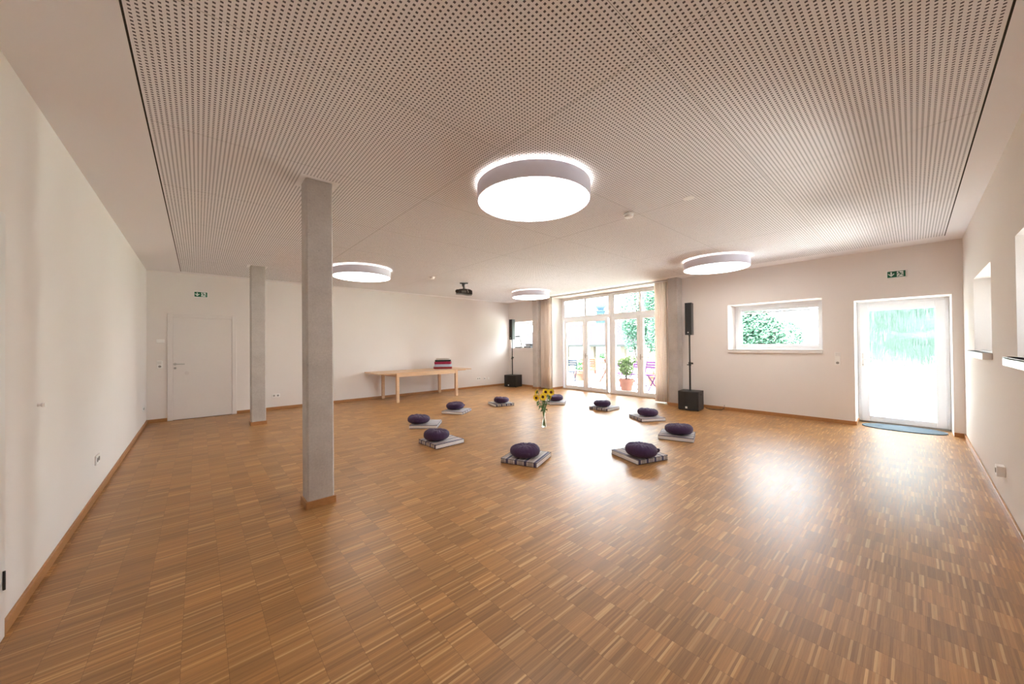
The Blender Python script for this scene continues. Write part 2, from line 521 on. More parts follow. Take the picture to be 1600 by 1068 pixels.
def ring(mb, axis, p0, p1, u0, u1, z0, z1, w, wb=None, bev=.006):
    """rectangular frame, section w, between planes p0..p1"""
    wb = w if wb is None else wb
    for a, b, c_, d in ((u0, u0 + w, z0, z1), (u1 - w, u1, z0, z1), (u0 + w, u1 - w, z1 - w, z1), (u0 + w, u1 - w, z0, z0 + wb)):
        if axis == 'x': mb.box(p0, p1, a, b, c_, d, bev)
        else: mb.box(a, b, min(p0, p1), max(p0, p1), c_, d, bev)
    return mb


def pane(axis, p, u0, u1, z0, z1, parent, m='pane', th=.006, name='pane'):
    mb = MB()
    if th == 0:
        if axis == 'x': mb.quad((p, u0, z0), (p, u1, z0), (p, u1, z1), (p, u0, z1))
        else: mb.quad((u0, p, z0), (u1, p, z0), (u1, p, z1), (u0, p, z1))
    else:
        if axis == 'x': mb.box(p, p + th, u0, u1, z0, z1)
        else: mb.box(u0, u1, p - th, p, z0, z1)
    return mb.build(name, m, parent)


# window_1: terrace doors in the bay
w1 = thing('window_1', (HX, 5.65, 0), kind='structure')


def L1(mb, name, m, **k):
    o = mb.build(name, m, w1, **k); o.data.transform(Matrix.Translation((-HX, -5.65, 0))); return o


TR0, TR1 = 2.145, 2.232
mb = MB()
for u0, u1 in ((5.652, 7.445), (3.855, 5.648)):
    ring(mb, 'x', HX, HX + .09, u0, u1, .004, 2.85, .06, .03)
    mb.box(HX + .01, HX + .085, u0 + .06, u1 - .06, TR0, TR1, .004)
L1(mb, 'frame', 'upvc')
stiles = [(7.33, 6.585), (6.51, 5.79), (5.57, 4.81), (4.735, 3.93)]
glass = [(7.285, 6.64), (6.465, 5.83), (5.52, 4.85), (4.69, 3.99)]
for (a, b), (g0, g1) in zip(stiles, glass):
    mb = MB(); ring(mb, 'x', HX - .012, HX + .07, min(a, b) - .035, max(a, b) + .035, .03, TR0 + .012, .085, .085)
    L1(mb, 'sash', 'upvc')
    mb = MB(); ring(mb, 'x', HX + .018, HX + .034, min(a, b) + .046, max(a, b) - .046, .112, TR0 - .07, .007, .007, 0)
    L1(mb, 'gasket', 'grey_slot')
    o = pane('x', HX + .03, min(a, b) + .045, max(a, b) - .045, .11, TR0 - .07, w1, th=0); o.data.transform(Matrix.Translation((-HX, -5.65, 0)))
for u0, u1 in ((6.545, 7.385), (5.712, 6.545), (4.77, 5.588), (3.915, 4.77)):
    mb = MB(); ring(mb, 'x', HX + .004, HX + .07, u0, u1, TR1, 2.79, .028, .028)
    L1(mb, 'upper_sash', 'upvc')
    mb = MB(); ring(mb, 'x', HX + .016, HX + .032, u0 + .026, u1 - .026, TR1 + .026, 2.764, .006, .006, 0)
    L1(mb, 'gasket', 'grey_slot')
    o = pane('x', HX + .03, u0 + .026, u1 - .026, TR1 + .026, 2.764, w1, th=0); o.data.transform(Matrix.Translation((-HX, -5.65, 0)))
for y in (6.53, 4.76):
    mb = MB(); mb.box(HX - .022, HX - .012, y - .014, y + .014, .98, 1.12, .003); mb.tube([(HX - .02, y, 1.05), (HX - .055, y, 1.05), (HX - .06, y - .11, 1.05)], .008)
    L1(mb, 'handle', 'steel')


def simple_window(name, axis, plane, sgn, u0, u1, z0, z1, fw=.075, sash=.055, blind=0):
    """frame set at the outside of the reveal; sgn is +1 when outside is at growing coordinate"""
    t_ = thing(name, (0, 0, 0), kind='structure')
    ring(m_ := MB(), axis, plane, plane + sgn * .08, u0 + .001, u1 - .001, z0 + .001, z1 - .001, fw); m_.build('frame', 'upvc', t_)
    a = fw - .012
    ring(m_ := MB(), axis, plane - sgn * .012, plane + sgn * .06, u0 + a, u1 - a, z0 + a, z1 - a, sash); m_.build('sash', 'upvc', t_)
    g = a + sash - .002
    pane(axis, plane + sgn * .03, u0 + g, u1 - g, z0 + g, z1 - g, t_, th=0)
    ring(m_ := MB(), axis, plane + sgn * .015, plane + sgn * .032, u0 + g, u1 - g, z0 + g, z1 - g, .006, None, 0); m_.build('gasket', 'grey_slot', t_)
    return t_, g


w2, g = simple_window('window_2', 'x', HX, 1, *WIN)
MB().box(HX + .045, HX + .06, WIN[0] + g, WIN[1] - g, 2.005, 2.045).build('blind_box', 'upvc', w2)
mb = MB()
for i in range(11):
    y = 1.5 + i * .083
    mb.box(HX + .04, HX + .0445, y, y + .06, 2.030, 2.040)
mb.build('blind_slat', 'grey_slot', w2)
w3, g = simple_window('window_3', 'x', HX, 1, *WFAR)
w4, g = simple_window('window_4', 'y', YR - .47, -1, *N1)
w5, g = simple_window('window_5', 'y', YR - .47, -1, *N2)


def sill(name, axis, wallp, sgn, u0, u1, z, parent, lip=.045, th=.06, over=.03, m='white_gloss'):
    mb = MB(); a, b = wallp - sgn * lip, wallp + sgn * .468
    if axis == 'x':
        mb.box(a, b, u0 + .002, u1 - .002, z - .002, z + .012, .003); mb.box(a, wallp - sgn * .0008, u0 - over, u1 + over, z + .012 - th, z + .012, .004)
    else:
        mb.box(u0 + .002, u1 - .002, min(a, b), max(a, b), z - .002, z + .012, .003); mb.box(u0 - over, u1 + over, min(a, wallp - sgn * .0008), max(a, wallp - sgn * .0008), z + .012 - th, z + .012, .004)
    return mb.build('sill', m, parent)


sill('sill', 'x', XW, 1, WIN[0], WIN[1], WIN[2], w2, .035, .065, .0, 'wall')
sill('sill', 'x', XW, 1, WFAR[0], WFAR[1], WFAR[2], w3, .035, .115, .0, 'wall')
sill('sill', 'y', YR, -1, N1[0], N1[1], N1[2] - .004, w4, .06, .062, .035)
sill('sill', 'y', YR, -1, N2[0], N2[1], N2[2] - .004, w5, .06, .062, .035)

# door_1: white interior door in the back wall
d1 = thing('door_1', (.08, YB, 0), kind='structure')
mb = MB()
for a, b, c_, d in ((-.524, -.448, .0008, 2.07), (.455, .531, .0008, 2.07), (-.448, .455, 1.995, 2.07)): mb.box(a, b, -.022, -.0006, c_, d, .004)
mb.build('frame', 'door_white', d1)
lf_ = MB().box(-.446, .453, -.014, -.0006, .008, 1.993, .003).build('leaf', 'door_white', d1)
MB().box(-.446, .453, -.010, -.0007, .0006, .0078).build('threshold_gap', 'dark_slot', d1)
mb = MB(); mb.tube([(-.415, -.0145, 1.09), (-.415, -.022, 1.09)], .026, 20); mb.tube([(-.415, -.020, 1.09), (-.415, -.062, 1.09), (-.405, -.068, 1.09), (-.275, -.068, 1.088)], .0095, 10)
mb.build('handle', 'steel', lf_, smooth='auto')
mb = MB(); mb.tube([(-.415, -.0145, 1.012), (-.415, -.020, 1.012)], .024, 20); mb.build('keyhole_plate', 'steel', lf_, smooth='auto')
mb = MB(); mb.box(-.419, -.411, -.0212, -.0202, 1.000, 1.022); mb.build('keyhole', 'dark_slot', lf_)
mb = MB(); mb.tube([(-.245, -.0142, .905), (-.245, -.0150, .905)], .036, 24); mb.build('round_mark', mat('faint_mark', (.74, .69, .67), .6), lf_)

# door_2: glazed outside door
d2 = thing('door_2', (HX, .135, 0), kind='structure')


def L2(mb, name, m, par=None, **k):
    o = mb.build(name, m, par or d2, **k); o.data.transform(Matrix.Translation((-HX, -.135, 0))); return o


ring(mb := MB(), 'x', HX, HX + .085, DOOR[0] + .002, DOOR[1] - .002, .003, DOOR[3] - .002, .055, .03); L2(mb, 'frame', 'upvc')
ring(mb := MB(), 'x', HX - .015, HX + .065, DOOR[0] + .042, DOOR[1] - .042, .025, DOOR[3] - .045, .105, .088); dl = L2(mb, 'leaf', 'upvc')
pane('x', HX + .02, DOOR[0] + .14, DOOR[1] - .14, .108, DOOR[3] - .145, d2, 'ripple', .008).data.transform(Matrix.Translation((-HX, -.135, 0)))
mb = MB(); mb.box(HX - .03, HX - .001, DOOR[0] + .003, DOOR[1] - .003, .0007, .024, .003); L2(mb, 'threshold', 'grey_slot')
mb = MB(); mb.box(HX - .025, HX - .015, .572, .60, .97, 1.20, .004); mb.tube([(HX - .022, .586, 1.09), (HX - .065, .586, 1.09), (HX - .07, .575, 1.09), (HX - .07, .46, 1.09)], .0095, 8); L2(mb, 'handle', 'white_gloss', dl)
mb = MB(); mb.tube([(HX - .026, .586, 1.0), (HX - .035, .586, 1.0)], .011, 14); L2(mb, 'lock_cylinder', 'steel', dl)
for z in (.12, 1.9):
    mb = MB(); mb.tube([(HX - .022, -.352, z - .04), (HX - .022, -.352, z + .04)], .009, 10); L2(mb, 'hinge', 'upvc')

# door_3: frame of a door at the picture's left edge on the left wall
d3 = thing('door_3', (XL, 2.475, 0), kind='structure')
mb = MB()
for a, b, c_, d in ((.405, .485, .0008, 2.07), (-.485, -.405, .0008, 2.07), (-.405, .405, 1.99, 2.07)): mb.box(.0006, .016, a, b, c_, d, .004)
mb.build('frame', 'white_gloss', d3)
MB().box(.0006, .016, -.403, .403, .008, 1.988, .003).build('leaf', 'door_white', d3)
for z in (.24,): MB().tube([(.021, .455, z), (.021, .455, z + .09)], .0045, 10).build('hinge', 'blackmetal', d3)

# ------------------------------------------------------------------ curtains and rail


def curtain(y0, y1, label, seed):
    rnd = random.Random(seed); t_ = thing('curtain', (8.16, (y0 + y1) / 2, 0), 0, label, 'curtain')
    mb = MB(); b = mb.b; n = 90; yc = (y0 + y1) / 2; ph = rnd.random() * 6; nf = 8
    zs = [.035, .5, 1.2, 2.0, 2.6, 2.84]
    grid = []
    for j, z in enumerate(zs):
        row = []
        for i in range(n + 1):
            u = i / n; y = y0 + (y1 - y0) * u
            am = .036 * (1 - .35 * (z / 2.84))
            x = am * math.sin(u * nf * 2 * PI + ph + .25 * math.sin(z * 1.3)) + .006 * math.sin(u * 37 + z)
            row.append((x, y - yc + .008 * math.cos(u * nf * 4 * PI + ph), z))
        grid.append(row)
    fr_ = [[b.verts.new(p) for p in r_] for r_ in grid]; bk_ = [[b.verts.new((p[0] + .004, p[1], p[2])) for p in r_] for r_ in grid]
    for j in range(len(zs) - 1):
        for i in range(n):
            b.faces.new((fr_[j][i], fr_[j][i + 1], fr_[j + 1][i + 1], fr_[j + 1][i]))
            b.faces.new((bk_[j][i], bk_[j + 1][i], bk_[j + 1][i + 1], bk_[j][i + 1]))
    for i in range(n):
        b.faces.new((fr_[0][i], bk_[0][i], bk_[0][i + 1], fr_[0][i + 1])); b.faces.new((fr_[-1][i], fr_[-1][i + 1], bk_[-1][i + 1], bk_[-1][i]))
    for j in range(len(zs) - 1):
        b.faces.new((fr_[j][0], fr_[j + 1][0], bk_[j + 1][0], bk_[j][0])); b.faces.new((fr_[j][n], bk_[j][n], bk_[j + 1][n], fr_[j + 1][n]))
    mb.build('cloth', 'curtain', t_, smooth=True)
    MB().box(-.006, .008, y0 - yc + .004, y1 - yc - .004, 2.836, H - .0145).build('header_tape', 'plastic', t_)
    return t_


curtain(7.42, 7.84, 'cream pleated curtain drawn to the left side of the terrace doors', 1)
curtain(3.72, 4.07, 'cream pleated curtain drawn to the right side of the terrace doors, beside the nearer speaker', 2)
tag(MB().box(8.145, 8.175, 3.705, 7.855, H - .014, H - .0008, .002).build('curtain_rail', 'grey_slot'), 'slim grey curtain rail on the ceiling above the terrace doors', 'curtain rail')

# ------------------------------------------------------------------ ceiling lamps
LR = .517; ZB, ZT = 2.713, 2.848


def lamp(x, y, label):
    t_ = thing('ceiling_light', (x, y, ZB), 0, label, 'ceiling light', 'round drum lights on the ceiling')
    h = ZT - ZB; n = 96
    MB().lathe([(LR - .008, .001), (LR, .001), (LR, h), (LR - .008, h), (LR - .008, .001)], n).build('shade', 'shade', t_, smooth='auto')
    MB().lathe([(0, .004), (LR - .009, .004), (LR - .009, .012), (0, .012)], n).build('diffuser', 'diffuser', t_, smooth='auto')
    MB().lathe([(.10, h - .03), (LR - .09, h - .03), (LR - .09, h - .02), (.10, h - .02), (.10, h - .03)], n).build('uplight_ring', 'uplight', t_)
    MB().lathe([(0, h - .03), (.09, h - .03), (.09, H - ZB - .0006), (0, H - ZB - .0006)], 32).build('ceiling_mount', 'plastic', t_)
    return t_


lamp(2.325, 2.31, 'largest-looking round grey drum ceiling light, lit, nearest the camera')
lamp(2.345, 6.95, 'lit round drum ceiling light half hidden behind the nearest concrete column')
lamp(6.87, 2.30, 'lit round drum ceiling light above the nearer speaker and the white-framed window')
lamp(6.955, 7.05, 'smallest-looking lit round drum ceiling light in front of the far corner')

# ------------------------------------------------------------------ ceiling fittings


def detector(x, y, label):
    t_ = thing('smoke_detector', (x, y, H), 0, label, 'smoke detector')
    MB().lathe([(0, -.0006), (.055, -.0006), (.057, -.008), (.055, -.02), (0, -.02)], 32).build('base', 'plastic', t_, smooth='auto')
    MB().lathe([(0, -.0206), (.048, -.0206), (.050, -.03), (.044, -.045), (.02, -.05), (0, -.05)], 32).build('cap', 'plastic', t_, smooth='auto')


detector(3.66, 2.12, 'white round smoke detector on the ceiling right of the nearest light')
detector(3.77, 6.83, 'white smoke detector on the ceiling between the column and the projector')
tag(MB().lathe([(0, H - .0006), (.055, H - .0006), (.052, H - .006), (0, H - .008)], 32, c=(3.738, 1.494)).build('ceiling_rosette', 'plastic', smooth='auto'), 'flat round white rosette on the perforated ceiling, right of the smoke detector', 'rosette')

pj = thing('projector', (4.71, 7.03, 2.66), math.radians(-31), 'black projector hanging from a bracket under the ceiling', 'projector')
mb = MB()
pts = [(-.185, -.045), (-.17, .035), (-.08, .055), (.02, .06), (.13, .05), (.19, .02), (.195, -.065), (.10, -.07), (-.05, -.045)]
mb.poly([(p[0], -.12, p[1]) for p in pts], (0, .24, 0))
bd = mb.build('body', 'blackmetal', pj)
mb = MB(); mb.tube([(-.155, -.121, -.005), (-.155, -.155, -.005)], .045, 20); mb.build('lens_ring', 'blackmetal', bd, smooth='auto')
mb = MB(); mb.tube([(-.155, -.1555, -.005), (-.155, -.158, -.005)], .032, 20); mb.build('lens', mat('lens_glass', (.05, .035, .03), .1), bd, smooth='auto')
mb = MB()
for k in range(5): mb.box(-.05 + k * .022, -.037 + k * .022, -.1225, -.1205, -.03, .02)
mb.build('vent', 'grey_slot', bd)
mb = MB(); mb.tube([(0, 0, .058), (0, 0, .12), (-.01, 0, .15), (0, 0, .20)], [.022, .018, .03, .045], 12); mb.box(-.09, .06, -.012, .012, .195, .2165)
mb.box(.05, .10, -.02, .02, .195, .2165); mb.build('bracket', 'blackmetal', pj, smooth='auto')
mb = MB(); mb.tube([(.02, -.02, .19), (.03, -.05, .10), (.05, -.1, .06), (.09, -.125, .02), (.10, -.125, -.03)], .005, 6); mb.build('cable', 'plastic', pj, smooth=True)

# ------------------------------------------------------------------ wall fittings


def on_back(x, z): return (x, YB, z), 0                    # local -y is into the room
def on_far(y, z): return (XW, y, z), -PI / 2
def on_left(y, z): return (XL, y, z), PI / 2
def on_right(x, z): return (x, YR, z), PI


def exit_sign(place, label, flip=False):
    (loc, rz) = place
    t_ = thing('exit_sign', loc, rz, label, 'exit sign', 'green emergency exit signs')
    MB().box(-.108, .108, -.028, -.0006, -.062, .062, .003).build('housing', 'plastic', t_)
    s_ = MB().box(-.097, .097, -.0300, -.0282, -.048, .048).build('sign_face', 'green', t_)
    y = -.0303; d = (0, -.0006, 0)
    # down arrow
    mb = MB(); mb.poly([(-.063, y, .036), (-.047, y, .036), (-.047, y, -.020), (-.063, y, -.020)], d)
    mb.poly([(-.092, y, .006), (-.082, y, .014), (-.050, y, -.022), (-.055, y, -.036)], d); mb.poly([(-.018, y, .006), (-.028, y, .014), (-.060, y, -.022), (-.055, y, -.036)], d)
    mb.build('arrow', 'sign_white', s_)
    MB().poly([(.005, y, -.042), (.075, y, -.042), (.075, y, .042), (.005, y, .042)], d).build('doorway', 'sign_white', s_)
    y2 = y - .0008
    mb = MB()
    mb.poly([(.028 + .008 * math.cos(k * PI / 5), y2, .030 + .008 * math.sin(k * PI / 5)) for k in range(10)], d)

    def limb(a, b, w):
        a = Vector((a[0], 0, a[1])); b = Vector((b[0], 0, b[1])); n_ = (b - a).normalized(); q = Vector((-n_.z, 0, n_.x)) * w / 2
        mb.poly([(p.x, y2, p.z) for p in (a - q, b - q, b + q, a + q)], d)
    limb((.030, .022), (.046, -.004), .013); limb((.046, -.002), (.064, -.014), .008); limb((.062, -.012), (.072, -.030), .007)
    limb((.044, -.004), (.034, -.020), .008); limb((.034, -.018), (.016, -.034), .007)
    limb((.034, .018), (.052, .016), .006); limb((.052, .016), (.064, .004), .006); limb((.030, .018), (.014, .008), .006); limb((.014, .008), (.008, -.004), .006)
    mb.build('running_figure', 'green', s_)


exit_sign(on_back(.045, 2.473), 'green exit sign with down arrow above the plain white door')
exit_sign(on_far(.163, 2.457), 'green exit sign with down arrow above the glazed outside door')


def plate(name, place, w, h, label, cat, dots=(), kind='outlet', depth=.012, rocker=None):
    (loc, rz) = place
    t_ = thing(name, loc, rz, label, cat)
    MB().box(-w / 2, w / 2, -depth, -.0006, -h / 2, h / 2, .003).build('cover', 'plastic', t_)
    for dx, dz in dots:
        MB().lathe([(0, 0), (.019, 0), (.021, .002), (.021, .0026), (0, .0026)], 24).build('socket_ring', 'grey_slot', t_).data.transform(Matrix.Translation((dx, -depth - .0004, dz)) @ Matrix.Rotation(PI / 2, 4, 'X'))
    if rocker:
        dx, dz = rocker
        MB().box(dx - .028, dx + .028, -depth - .006, -depth - .0004, dz - .028, dz + .028, .003).build('rocker', 'white_gloss', t_)
    return t_


plate('room_sensor', on_back(-.538, 1.535), .11, .065, 'small white room sensor box left of the plain door, above the switch', 'room sensor', depth=.025)
plate('light_switch', on_back(-.546, 1.09), .082, .15, 'white switch with socket below, left of the plain white door', 'light switch', dots=[(0, -.036)], rocker=(0, .036))
plate('wall_socket', on_back(1.31, .313), .155, .08, 'white double wall socket near the floor between the two free columns', 'wall socket', dots=[(-.037, 0), (.037, 0)])
plate('wall_socket', on_back(6.925, .300), .155, .08, 'white double wall socket right of the wooden table, left of two small plates', 'wall socket', dots=[(-.037, 0), (.037, 0)])
plate('data_socket', on_back(7.168, .286), .08, .08, 'small white socket plate on the back wall, middle of the three near the far speaker', 'wall socket', dots=[(0, 0)])
plate('data_socket', on_back(7.335, .278), .08, .08, 'small white socket plate on the back wall, closest to the far speaker', 'wall socket')
plate('wall_socket', on_left(5.16, .352), .155, .085, 'white double wall socket low on the left wall', 'wall socket', dots=[(-.037, 0), (.037, 0)])
plate('wall_socket', on_left(8.93, .345), .155, .08, 'faint white double socket on the left wall close to the door corner', 'wall socket', dots=[(-.037, 0), (.037, 0)])
plate('light_switch', on_far(.868, 1.11), .075, .22, 'tall white switch plate with socket between the window and glazed door', 'light switch', dots=[(0, -.072)], rocker=(0, .072))
plate('wall_socket', on_right(4.96, .325), .085, .085, 'white raised socket with cover low on the right wall', 'wall socket', dots=[(0, 0)], depth=.045)
kb = thing('coat_hook', (XL, 3.504, 1.066), PI / 2, 'small round white hook on the left wall', 'hook')
mb = MB(); mb.tube([(0, -.0006, 0), (0, -.012, 0), (0, -.02, 0), (0, -.03, 0)], [.010, .008, .016, .012], 16); mb.build('knob_body', 'plastic', kb, smooth='auto')

# ------------------------------------------------------------------ table and blankets
tb = thing('long_table', (4.545, 8.925, 0), 0, 'long light wooden table with both end leaves pulled out, against the back wall', 'table')
MB().box(-.885, .885, -.495, .495, .711, .735, .003).build('tabletop', 'beech', tb)
for x0, x1 in ((-1.325, -.888), (.888, 1.345)):
    MB().box(x0, x1, -.495, .495, .713, .735, .003).build('extension_leaf', 'beech', tb)
for y in (-.43, .40):
    for x0 in (-1.19, .86): MB().box(x0, x0 + .33, y, y + .03, .690, .7125, .002).build('leaf_runner', 'beech', tb)
for q in ((-.815, .815, -.485, -.463, .63, .7105), (-.815, .815, .463, .485, .63, .7105), (-.875, -.855, -.425, .425, .63, .689), (.855, .875, -.425, .425, .63, .689)):
    MB().box(*q).build('apron', 'beech', tb)
for sx in (-1, 1):
    for sy in (-1, 1):
        cx, cy = sx * .850, sy * .460
        MB().box(cx - .034, cx + .034, cy - .034, cy + .034, .0005, .7105, .003).build('leg', 'beech', tb)


def blanket(z, h, w, d, dx, rz, m, label, seed, dy=0):
    rnd = random.Random(seed)
    t_ = MB(); n = 20
    prof = []
    b = t_.b
    ph = [rnd.random() * 6 for _ in range(6)]
    N = 40; rings = []
    for k in range(11):
        a = -PI / 2 + PI * k / 10; s_ = max(math.cos(a), 0) ** .35; zz = h / 2 + h / 2 * math.sin(a) * 1.0
        ring_ = []
        for i in range(N):
            th = 2 * PI * i / N; cx = math.copysign(abs(math.cos(th)) ** .3, math.cos(th)); cy = math.copysign(abs(math.sin(th)) ** .3, math.sin(th))
            sc = 1 - .06 * (1 - s_) - (0 if 0 < k < 10 else .12)
            x = cx * w / 2 * sc + .006 * math.sin(3 * th + ph[0]); y = cy * d / 2 * sc + .006 * math.sin(4 * th + ph[1])
            zt = zz + .006 * math.sin(x * 14 + ph[2]) * (zz / h) * (1 - zz / h) * 3
            ring_.append(b.verts.new((x, y, max(zt, 0))))
        rings.append(ring_)
    for r0, r1 in zip(rings, rings[1:]):
        for i in range(N): b.faces.new((r0[i], r0[(i + 1) % N], r1[(i + 1) % N], r1[i]))
    b.faces.new(rings[0][::-1]); b.faces.new(rings[-1])
    # fold line along the front
    o = t_.build('folded_blanket', m, smooth='auto')
    o.location = (5.30 + dx, 9.02 + dy, z); o.rotation_euler = (0, 0, rz)
    tag(o, label, 'blanket', 'folded blankets stacked on the table')
    return o


z = .7355
for h, w, d, dx, rz, m, lab in (
    (.058, .52, .36, .0, -.55, mat('red_blanket', (.30, .025, .03), .9, sheen=.3, bump=.3), 'bright red folded blanket at the bottom of the stack on the table'),
    (.072, .48, .34, .01, -.5, mat('light_blue_blanket', (.50, .60, .74), .9, sheen=.3, bump=.3), 'light blue folded blanket, second from the bottom of the stack'),
    (.075, .48, .34, .01, -.6, mat('crimson_blanket', (.38, .02, .075), .9, sheen=.3, bump=.3), 'crimson folded blanket in the middle of the stack on the table'),
    (.046, .46, .34, .01, -.52, mat('black_green_blanket', (.018, .026, .024), .9, sheen=.2, bump=.3), 'blackish green folded blanket, second from the top of the stack'),
    (.048, .40, .30, .01, -.5, mat('pale_grey_blanket', (.62, .56, .53), .9, sheen=.2, bump=.3), 'pale grey beige folded blanket on top of the stack')):
    blanket(z, h, w, d, dx, rz, m, lab, int(z * 1000)); z += h + .0005

# ------------------------------------------------------------------ loudspeaker sets


def speaker_set(x, y, rz, where, sw=.41):
    hs = .395
    s_ = thing('subwoofer', (x, y, 0), rz, f'black box subwoofer with white badge standing on the floor {where}', 'subwoofer', 'floor subwoofers')
    hw = sw / 2
    # local -y is the front, slightly pointed
    body = MB().poly([(-hw, -.14, .012), (hw, -.14, .012), (hw, .22, .012), (-hw, .22, .012)], (0, 0, hs - .012)).build('cabinet', 'black', s_)
    mb = MB(); mb.poly([(-hw + .004, -.141, .016), (hw - .004, -.141, .016), (hw - .006, -.165, .016), (.0, -.21, .016), (-.05, -.21, .016), (-hw + .006, -.165, .016)], (0, 0, hs - .02)); mb.build('grille', 'grille', s_)
    MB().box(-.038, .002, -.2135, -.2105, .05, .09).build('badge', 'badge', s_)
    for x0 in (hw + .0006, -hw - .004): MB().box(x0, x0 + .0034, -.01, .075, hs - .085, hs - .05).build('handle_recess', 'dark_slot', s_)
    for a in (-hw + .01, hw - .04):
        for b in (-.12, .18): MB().box(a, a + .03, b, b + .03, .0005, .0125).build('foot', 'blackmetal', s_)
    mb = MB(); mb.tube([(0, 0, hs), (0, 0, hs + .006)], .035, 20); mb.build('pole_socket', 'blackmetal', s_, smooth='auto')
    p = thing('speaker_pole', (x, y, hs + .0065), rz, f'thin black pole between subwoofer and loudspeaker {where}', 'speaker pole', 'speaker poles')
    z0, z1 = 0, 1.575 - hs - .0065
    mb = MB(); mb.tube([(0, 0, z0), (0, 0, .55)], .0185, 14); mb.build('lower_tube', 'blackmetal', p, smooth='auto')
    mb = MB(); mb.tube([(0, 0, .5505), (0, 0, z1 - .02)], .0155, 14); mb.tube([(0, 0, z1 - .02), (0, 0, z1)], .02, 14); mb.build('upper_tube', 'blackmetal', p, smooth='auto')
    mb = MB(); mb.tube([(0, 0, .52), (0, 0, .60)], .026, 14); mb.build('collar', 'blackmetal', p, smooth='auto')
    MB().tube([(.02, -.01, .565), (.06, -.03, .575)], [.008, .022], 10).build('clamp_knob', 'blackmetal', p, smooth='auto')
    MB().tube([(-.02, 0, .545), (-.055, .01, .54)], [.006, .012], 8).build('locking_pin', 'blackmetal', p, smooth='auto')
    k = thing('loudspeaker', (x, y, 1.5755), rz, f'tall slim black loudspeaker on the pole {where}', 'loudspeaker', 'column loudspeakers')
    hw2 = .065; zt = .675
    MB().poly([(-hw2, -.075, 0), (hw2, -.075, 0), (hw2 - .01, .10, 0), (-hw2 + .01, .10, 0)], (0, 0, zt)).build('cabinet', 'black', k)
    mb = MB(); mb.poly([(-hw2 + .002, -.076, .004), (hw2 - .002, -.076, .004), (hw2 - .012, -.092, .004), (-hw2 + .012, -.092, .004)], (0, 0, zt - .008)); mb.build('grille', 'grille', k)
    MB().box(-.012, .012, -.0945, -.0925, .04, .064).build('badge', 'badge', k)
    return s_


speaker_set(7.80, 3.14, math.radians(-84), 'beside the right curtain column', .40)
speaker_set(7.90, 8.92, math.radians(-77), 'in the far corner', .46)
mb = MB(); mb.tube([(8.045, 2.93, .03), (8.09, 2.86, .006), (8.10, 2.74, .006), (8.16, 2.66, .006), (8.235, 2.64, .03), (8.243, 2.63, .10)], .006, 8)
tag(mb.build('power_cord', 'blackmetal', smooth=True), 'short black power cord on the floor behind the nearer subwoofer', 'cord')

# ------------------------------------------------------------------ mats and meditation cushions
MATS = [  # centre x, y, angle, stripes cross which side, zafu x, y, label tail
    (3.000, 3.144, 22.4, 1, 2.945, 3.115, 'nearest the camera, left of the floor glare'),
    (4.085, 2.268, -18.1, 0, 3.975, 2.175, 'front right of the circle, beside the floor glare'),
    (2.622, 4.520, 2.5, 1, 2.550, 4.525, 'left side of the circle, second nearest the big column'),
    (2.990, 5.670, 49.7, 0, 2.880, 5.720, 'leftmost in the circle, just behind another mat'),
    (4.055, 6.350, 32.1, 0, 4.060, 6.420, 'in front of the long wooden table'),
    (5.310, 6.415, -15.2, 0, 5.290, 6.370, 'at the back left, in front of the far corner speaker'),
    (6.378, 5.660, 35.5, 0, 6.400, 5.690, 'half hidden behind the sunflowers'),
    (6.569, 4.440, 1.8, 1, 6.520, 4.460, 'in front of the middle of the terrace doors'),
    (6.245, 3.300, -31.3, 1, 6.270, 3.290, 'in front of the nearer speaker and right curtain'),
    (5.347, 2.350, 18.5, 0, 5.345, 2.325, 'rightmost in the circle'),
]
MS = .467
for i, (x, y, ang, mode, zx, zy, tail) in enumerate(MATS):
    a = math.radians(ang)
    # local x runs across the stripes: front-left edge direction is ang+90, front-right edge direction is ang
    rz = a - PI / 2 if mode == 1 else a + PI
    t_ = thing('meditation_mat', (x, y, 0), rz, 'grey mat with navy stripes, ' + tail, 'mat', 'striped mats in a circle on the floor')
    s_ = MS / 2
    mb = MB(); mb.box(-s_, s_, -s_, s_, .0006, .058, .009)
    for v_ in mb.b.verts:          # soft, slightly domed pad
        r_ = max(abs(v_.co.x), abs(v_.co.y)) / s_
        if v_.co.z > .04: v_.co.z += .004 * (1 - r_)
    mb.build('pad', 'mat', t_, smooth='auto')
    mb = MB()
    for zz in (.006, .055):
        k = s_ - .002
        loop = [(-k, -k, zz), (k, -k, zz), (k, k, zz), (-k, k, zz), (-k, -k, zz)]
        for p, q in zip(loop, loop[1:]): mb.tube([p, q], .0032, 6)
    mb.build('piping', 'piping', t_)


